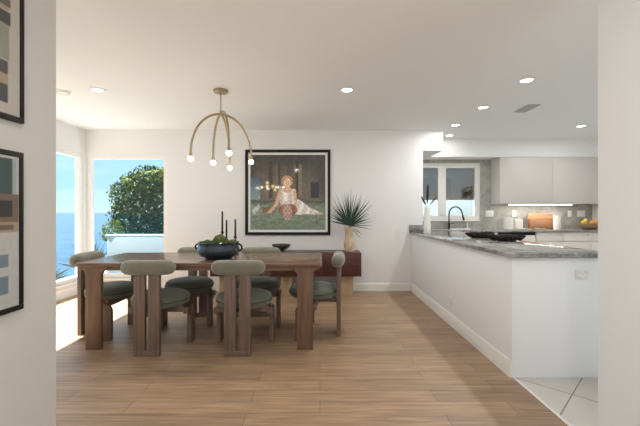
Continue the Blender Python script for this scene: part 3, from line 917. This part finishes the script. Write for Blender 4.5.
# two long dark carved pieces on the peninsula
def drift(x, y, rz, L_, label, seed):
    bm = bmesh.new(); n = 30; rings = []
    for i in range(n+1):
        u = -1+2*i/n; w_ = .048*max(.03, (1-abs(u)**2.2))**.8
        h_ = .034*max(.05, (1-abs(u)**3))**.7
        cz = .030 + .024*abs(u)**3
        ring = []
        for k_ in range(14):
            a = 2*PI*k_/14
            nn = 1+.55*NZ.noise(Vector((u*9+seed, math.cos(a)*1.2, math.sin(a)*1.2)))
            ring.append(bm.verts.new((u*L_/2, w_*math.cos(a)*nn+.012*math.sin(u*5+seed), max(0.0, cz+h_*math.sin(a)*nn*1.15))))
        rings.append(ring)
    for a, b in zip(rings, rings[1:]):
        for k_ in range(14): bm.faces.new([a[k_], a[(k_+1) % 14], b[(k_+1) % 14], b[k_]])
    bm.faces.new(rings[0][::-1]); bm.faces.new(rings[-1])
    o = obj('driftwood_piece', bm, M['blackwood'], None, angle=60); o.location = (x, y, .922); o.rotation_euler = (0, 0, rz)
    lo_ = min(v.co.z for v in o.data.vertices); o.location.z -= lo_
    return tag(o, label, 'decoration', 'dark driftwood pieces on the peninsula')
drift(px(480, 4.15), 4.15, R(8), .37, 'long dark driftwood piece on the peninsula, the farther one', 2.)
drift(px(506, 3.68), 3.68, R(-10), .37, 'long dark driftwood piece on the peninsula, the nearer one', 6.)

# canisters
def canister(x, d_, r, h_, label):
    t_ = thing('ribbed_canister', label, 'canister', (px(x, d_), d_, CT), 0, 'white ribbed canisters')
    bm = bmesh.new(); seg = 48; rings = []
    prof = [(.90, 0), (1, .02*h_), (1, .80*h_), (.97, .86*h_)]
    for rr_, z in prof:
        rings.append([bm.verts.new((r*rr_*(1+.03*math.cos(k_*PI/1.0))*math.cos(2*PI*k_/seg), r*rr_*(1+.03*math.cos(k_*PI))*math.sin(2*PI*k_/seg), z)) for k_ in range(seg)])
    for a, b in zip(rings, rings[1:]):
        for k_ in range(seg): bm.faces.new([a[k_], a[(k_+1) % seg], b[(k_+1) % seg], b[k_]])
    bm.faces.new(rings[0][::-1]); bm.faces.new(rings[-1])
    obj('jar', bm, M['white'], t_, smooth=False)
    bm = bmesh.new(); lathe(bm, [(0, .86*h_), (r*.95, .86*h_), (r*.98, .90*h_), (r*.9, .94*h_), (.014, .95*h_), (.016, .99*h_), (0, h_)], 30)
    obj('lid', bm, M['white'], t_, angle=50)
canister(508.8, 6.28, .072, .21, 'larger white ribbed canister by the cutting boards')
canister(518.6, 6.34, .062, .185, 'smaller white ribbed canister by the cutting boards')
t = thing('spoon_rest', 'small flat white dish in front of the cutting boards', 'dish', (px(523.5, 6.10), 6.10, CT))
bm = bmesh.new(); lathe(bm, [(0, 0), (.05, 0), (.078, .012), (.080, .018), (.05, .008), (0, .007)], 28, sx=1, sy=.6); obj('dish', bm, M['white'], t)
bm = bmesh.new(); box(bm, .06, .13, -.01, .01, .008, .014, .003); obj('handle', bm, M['white'], t)
# cutting boards leaning
def board(x, d_, w, h_, tilt, label, m, z=0):
    t_ = thing('cutting_board', label, 'cutting board', (px(x, d_), d_, CT+z), 0, 'leaning cutting boards')
    bm = bmesh.new(); prism(bm, [(a, b+h_/2) for a, b in rrect(w/2, h_/2, .02)], 'Y', -.009, .009, bev=.003)
    b_ = obj('board', bm, m, t_, rot=(tilt, 0, 0))
    bm = bmesh.new(); tube(bm, [(w/2*.75, -.011, h_*.90), (w/2*.75+.012, -.011, h_*.90)], .006, 8); obj('hang_hole', bm, M['piping'], b_, smooth=False)
    return t_
board(540.8, 6.45, .45, .275, R(-6), 'taller cutting board leaning at the back under the strip light', M['board'])
board(541.5, 6.39, .42, .185, R(-6), 'lower cutting board leaning in front of the taller one', M['board2'])
t = thing('wooden_scoop', 'small pale wooden scoop lying in front of the cutting boards', 'scoop', (px(537, 6.12), 6.12, CT+.012))
bm = bmesh.new(); ell(bm, (0, 0, .004), .045, .028, .016, 1, 20, 10); obj('scoop_bowl', bm, M['bowlwood'], t)
bm = bmesh.new(); tube(bm, [(.03, 0, .006), (.15, .01, .0)], [.008, .010], 8); obj('handle', bm, M['bowlwood'], t)
# tall white cup/vase
t = thing('white_jug', 'tall white ribbed vase right of the cutting boards', 'vase', (px(557, 6.28), 6.28, CT))
bm = bmesh.new(); lathe(bm, [(0, 0), (.052, 0), (.056, .02), (.060, .08), (.057, .15), (.062, .20), (.060, .235), (.054, .235), (.050, .19), (.046, .05), (0, .045)], 16)
obj('vase_body', bm, M['white'], t, angle=20)
bm = bmesh.new(); lathe(bm, [(.053, .233), (.0615, .233), (.0615, .241), (.053, .241), (.053, .233)], 28); obj('rim', bm, M['white'], t)
# fruit bowl
fbx = px(589.5, 6.25)
t = thing('fruit_bowl', 'pale wooden fruit bowl on the back counter beside the right hallway wall', 'bowl', (fbx, 6.25, CT))
bm = bmesh.new(); lathe(bm, [(0, 0), (.09, 0), (.14, .03), (.195, .085), (.205, .105), (.197, .105), (.18, .08), (.12, .03), (0, .018)], 40); obj('bowl', bm, M['bowlwood'], t, angle=50)
bm = bmesh.new(); lathe(bm, [(.195, .102), (.207, .102), (.207, .109), (.195, .109), (.195, .102)], 40); obj('rim', bm, M['bowlwood'], t)
def fruit(name, x, y, z, rx, rz_, m, label, cat, rot):
    bm = bmesh.new(); ell(bm, (0, 0, 0), rx, rz_, rz_, 1, 20, 12)
    if name == 'lemon':
        for v in bm.verts:
            if abs(v.co.x) > rx*.86: v.co.x *= 1.08
    o = obj(name, bm, m, None, angle=180); o.location = (fbx+x, 6.25+y, CT+z); o.rotation_euler = rot
    return tag(o, label, cat, 'fruit in the wooden bowl')
fruit('lemon', -.11, -.02, .115, .048, .036, M['lemon'], 'lemon at the left side of the fruit bowl', 'fruit', (0, .2, .4))
fruit('lemon', -.03, .045, .145, .048, .036, M['lemon'], 'lemon lying highest at the middle of the fruit bowl', 'fruit', (0, -.2, 1.1))
fruit('orange', .035, -.03, .118, .040, .040, M['orange'], 'orange in the fruit bowl just right of the middle', 'fruit', (0, 0, 0))
fruit('lemon', .125, .02, .120, .046, .036, M['lemon'], 'lemon at the right side of the fruit bowl', 'fruit', (0, .1, -.5))

# ------------------------------------------------------------------ outdoors
struct('ground_terrace', (lambda b: (prism(b, [(-5.3, -4), (XL-T-.005, -4), (XL-T-.005, YB+T+.005), (1.29, YB+T+.005), (1.29, YK+T+.01), (7, YK+T+.01), (7, 10.5), (-5.3, 10.5)], 'Z', -.6, -.15), b)[1])(bmesh.new()), M['deck'])
struct('ground_hill', (lambda b: (prism(b, [(-5.0, -.61), (-20, -9), (-60, -23), (-60, -26), (8, -26), (8, -.61)], 'Y', -20, 10.5), b)[1])(bmesh.new()), M['soil'])
# sea
def sea_mat():
    m, t_, N, L, b = nt('sea_water')
    tc = N.new('ShaderNodeTexCoord'); mp = N.new('ShaderNodeMapping'); mp.inputs['Scale'].default_value = (.004, .012, 1)
    L.new(tc.outputs['Object'], mp.inputs[0])
    n = N.new('ShaderNodeTexNoise'); n.inputs['Scale'].default_value = 3; n.inputs['Detail'].default_value = 8
    L.new(mp.outputs[0], n.inputs[0])
    r = N.new('ShaderNodeValToRGB')
    r.color_ramp.elements[0].position = .35; r.color_ramp.elements[0].color = (.006, .036, .075, 1)
    r.color_ramp.elements[1].position = .68; r.color_ramp.elements[1].color = (.028, .085, .135, 1)
    L.new(n.outputs[0], r.inputs[0]); L.new(r.outputs[0], b.inputs['Base Color'])
    b.inputs['Roughness'].default_value = .35; b.inputs['Specular IOR Level'].default_value = .3
    return m
bm = bmesh.new(); v = [bm.verts.new(p) for p in ((-9000, -3000, 0), (3000, -3000, 0), (3000, 12000, 0), (-9000, 12000, 0))]; bm.faces.new(v)
s = obj('sea', bm, sea_mat(), None, smooth=False); s.location.z = -25
tag(s, 'calm blue sea out to the horizon', 'sea', kind='stuff')

# planter wall
pw = thing('planter_wall', 'pale blue stucco planter wall outside the dining window', 'planter', (-4.44, 7.5, -.15))
obj('wall_face', B(0, 3.2, 0, .22, 0, .86, bev=.012), M['stucco'], pw)
obj('coping', B(-.03, 3.22, -.025, .245, .86, .895, bev=.01), M['stucco'], pw)

def leaves(bm, c, r3, n, size, rr, shell=.45, keep=None):
    for _ in range(n):
        while True:
            p = Vector((rr.uniform(-1, 1), rr.uniform(-1, 1), rr.uniform(-1, 1)))
            if .05 < p.length < 1: break
        q = p.normalized()*(p.length**shell)
        q *= 1+.22*NZ.noise(q*2.6+Vector((c[0], 0, 0)))+.12*NZ.noise(q*6)
        pos = Vector((c[0]+q.x*r3[0], c[1]+q.y*r3[1], c[2]+q.z*r3[2]))
        a = Vector((rr.gauss(0, 1), rr.gauss(0, 1), rr.gauss(0, 1))).normalized()
        b = a.cross(Vector((rr.gauss(0, 1), rr.gauss(0, 1), rr.gauss(0, 1)))).normalized()
        s_ = size*rr.uniform(.6, 1.3)
        vs = [bm.verts.new(pos+a*s_), bm.verts.new(pos+b*s_*.42+a*.1*s_), bm.verts.new(pos-a*s_), bm.verts.new(pos-b*s_*.42+a*.1*s_)]
        bm.faces.new(vs)
def leafobj(name, bm, m, parent):
    return obj(name, bm, m, parent, smooth=False)
rr = random.Random(3)
tr = thing('leafy_tree', 'dense green tree rising behind the pale planter wall', 'tree', (-4.15, 9.25, -.15))
bm = bmesh.new(); leaves(bm, (0, 0, 1.45), (1.12, .85, 1.02), 6500, .060, rr, .35); leaves(bm, (0, 0, 1.4), (.8, .6, .8), 1200, .08, rr, .8)
leafobj('foliage', bm, M['leafg'], tr)
bm = bmesh.new()
leaves(bm, (-.25, -.2, 2.1), (.6, .5, .30), 700, .055, rr, .5); leaves(bm, (.45, -.2, 2.25), (.6, .5, .25), 700, .055, rr, .5); leaves(bm, (-.85, -.3, 1.75), (.25, .3, .35), 260, .05, rr, .5)
leafobj('sunlit_foliage', bm, M['leafy'], tr)  # yellower clusters on the crown; sunlight put into the leaf colour
bm = bmesh.new(); tube(bm, [(0, 0, 0), (.03, 0, .5), (-.02, 0, 1.0), (.05, 0, 1.5)], [.09, .075, .06, .03], 10)
tube(bm, [(0, 0, .6), (-.3, .1, 1.1), (-.55, 0, 1.5)], [.05, .035, .02], 8); tube(bm, [(0, 0, .7), (.3, -.1, 1.15), (.6, 0, 1.6)], [.05, .035, .02], 8)
obj('trunk', bm, M['bark'], tr)
ys = thing('yellow_green_shrub', 'yellow-green shrub at the foot of the tree behind the planter', 'shrub', (-4.60, 7.98, -.15))
bm = bmesh.new(); leaves(bm, (0, 0, .93), (.24, .16, .26), 600, .035, rr, .5); leafobj('foliage', bm, M['leafy'], ys)
bm = bmesh.new()
for i in range(6): tube(bm, [(0, 0, 0), (rr.uniform(-.1, .1), rr.uniform(-.1, .1), .5), (rr.uniform(-.17, .17), rr.uniform(-.1, .1), 1.0)], [.012, .01, .005], 6)
obj('stems', bm, M['bark'], ys)
# spiky plants outside left window
def spiky(x, y, n, L_, label, m, seed):
    r_ = random.Random(seed)
    t_ = thing('spiky_plant', label, 'plant', (x, y, -.15), 0, 'spiky plants outside the left window')
    bm = bmesh.new()
    for i in range(n):
        a = r_.uniform(0, 2*PI); e_ = r_.uniform(.5, 1.35)
        blade(bm, (0, 0, .02), (math.cos(a)*math.cos(e_), math.sin(a)*math.cos(e_), math.sin(e_)), L_*r_.uniform(.7, 1.1), .018, droop=.12*math.cos(e_), fold=.5)
    obj('leaves', bm, m, t_, smooth=False)
    bm = bmesh.new(); lathe(bm, [(0, 0), (.06, 0), (.05, .05), (0, .07)], 12); obj('crown', bm, M['twig'], t_)
spiky(-5.0, 6.45, 60, .66, 'spiky blue-green plant outside the left window, nearest the hallway wall', M['leafd'], 2)
spiky(-5.2, 8.1, 60, .80, 'spiky blue-green plant outside the left window, behind the end chair', M['leafd'], 5)
spiky(-4.45, 5.85, 40, .40, 'low spiky plant outside the left window, the lowest one', M['leafd'], 8)
db = thing('dry_shrub', 'low brown twiggy shrub left of the planter wall', 'shrub', (-4.66, 7.24, -.15))
bm = bmesh.new(); leaves(bm, (0, 0, .45), (.15, .14, .24), 420, .022, rr, .6); leafobj('foliage', bm, M['twig'], db)
bm = bmesh.new()
for i in range(14): tube(bm, [(0, 0, 0), (rr.uniform(-.15, .15), rr.uniform(-.12, .12), .35), (rr.uniform(-.12, .12), rr.uniform(-.1, .1), .66)], [.008, .006, .003], 5)
obj('stems', bm, M['twig'], db)
# kitchen side
kp = thing('garden_wall', 'white garden wall filling the lower half of the kitchen window view', 'garden wall', (1.0, 8.2, -.15))
obj('wall_face', B(0, 4.5, 0, .2, 0, 1.66, bev=.012), M['parapet'], kp)
obj('coping', B(-.03, 4.53, -.02, .22, 1.66, 1.685, bev=.006), M['parapet'], kp)
ks = thing('dark_shrub', 'dark leafy shrub showing above the garden wall in the kitchen window', 'shrub', (px(469, 8.9), 8.9, -.15))
bm = bmesh.new(); leaves(bm, (0, 0, 1.75), (.17, .15, .25), 260, .05, rr, .6); leaves(bm, (-.12, 0, 1.85), (.07, .07, .15), 60, .04, rr, .6); leafobj('foliage', bm, M['leafd'], ks)
bm = bmesh.new(); tube(bm, [(0, 0, 0), (.02, 0, .9), (0, 0, 1.8)], [.03, .02, .008], 8); obj('trunk', bm, M['bark'], ks)

# ------------------------------------------------------------------ world, sun
w = bpy.data.worlds.new('sky'); sc.world = w; w.use_nodes = True
N, L = w.node_tree.nodes, w.node_tree.links
bg = N['Background']
tc = N.new('ShaderNodeTexCoord'); sx = N.new('ShaderNodeSeparateXYZ'); L.new(tc.outputs['Generated'], sx.inputs[0])
rp = N.new('ShaderNodeValToRGB'); L.new(sx.outputs['Z'], rp.inputs[0])
E = rp.color_ramp.elements
E[0].position = 0; E[0].color = (.50, .68, .84, 1)
E[1].position = 1; E[1].color = (.55, .75, 1.0, 1)
k = E.new(.06); k.color = (.36, .60, .84, 1)
k = E.new(.18); k.color = (.30, .57, .86, 1)
k = E.new(.45); k.color = (1.0, 1.15, 1.3, 1)
mp = N.new('ShaderNodeMapping'); mp.inputs['Scale'].default_value = (2, 2, 14); L.new(tc.outputs['Generated'], mp.inputs[0])
n = N.new('ShaderNodeTexNoise'); n.inputs['Scale'].default_value = 1.6; n.inputs['Detail'].default_value = 6; L.new(mp.outputs[0], n.inputs[0])
r2 = N.new('ShaderNodeValToRGB'); r2.color_ramp.elements[0].position = .5; r2.color_ramp.elements[1].position = .85
r2.color_ramp.elements[1].color = (.5, .5, .5, 1); L.new(n.outputs[0], r2.inputs[0])
mx = N.new('ShaderNodeMix'); mx.data_type = 'RGBA'; L.new(r2.outputs[0], mx.inputs[0]); L.new(rp.outputs[0], mx.inputs[6]); mx.inputs[7].default_value = (.75, .82, .9, 1)
mr = N.new('ShaderNodeMapRange'); mr.interpolation_type = 'SMOOTHSTEP'
mr.inputs[1].default_value = .1; mr.inputs[2].default_value = -.5
L.new(sx.outputs['Y'], mr.inputs[0])
m2 = N.new('ShaderNodeMix'); m2.data_type = 'RGBA'; L.new(mr.outputs[0], m2.inputs[0])
L.new(mx.outputs[2], m2.inputs[6]); m2.inputs[7].default_value = (.42, .42, .42, 1)
L.new(m2.outputs[2], bg.inputs[0]); bg.inputs[1].default_value = 1.5

sl = bpy.data.lights.new('sun', 'SUN'); sl.energy = 24.0; sl.angle = R(.6); sl.color = (1, .99, .97)
so = bpy.data.objects.new('sun', sl); C.objects.link(so)
dv = Vector((1.38, -.12, -2.04)); so.rotation_euler = dv.to_track_quat('-Z', 'Y').to_euler(); so.location = (-6, 5, 6)

# fill lamps added out of view in the hallway ceiling to brighten the interior
for x, y in ((-.7, .3), (.7, .3)):
    downlight(x, y, 'added unseen fill light in the hallway ceiling above the viewer', 12, 'added hallway fill lights')

# ------------------------------------------------------------------ camera
cd = bpy.data.cameras.new('camera'); cd.sensor_width = 36; cd.lens = 36*F/640; cd.shift_y = -1/640
cd.clip_start = .05; cd.clip_end = 30000
co = bpy.data.objects.new('camera', cd); C.objects.link(co); co.location = (0, 0, CAMZ); co.rotation_euler = (R(90), 0, 0)
sc.camera = co
vs_ = sc.view_settings; vs_.view_transform = 'Standard'; vs_.look = 'None'; vs_.gamma = 1; vs_.use_curve_mapping = False
vs_.exposure = 0.13
sc.cycles.use_denoising = True
sc.cycles.max_bounces = 10; sc.cycles.diffuse_bounces = 6; sc.cycles.transparent_max_bounces = 8
sc.cycles.sample_clamp_indirect = 4
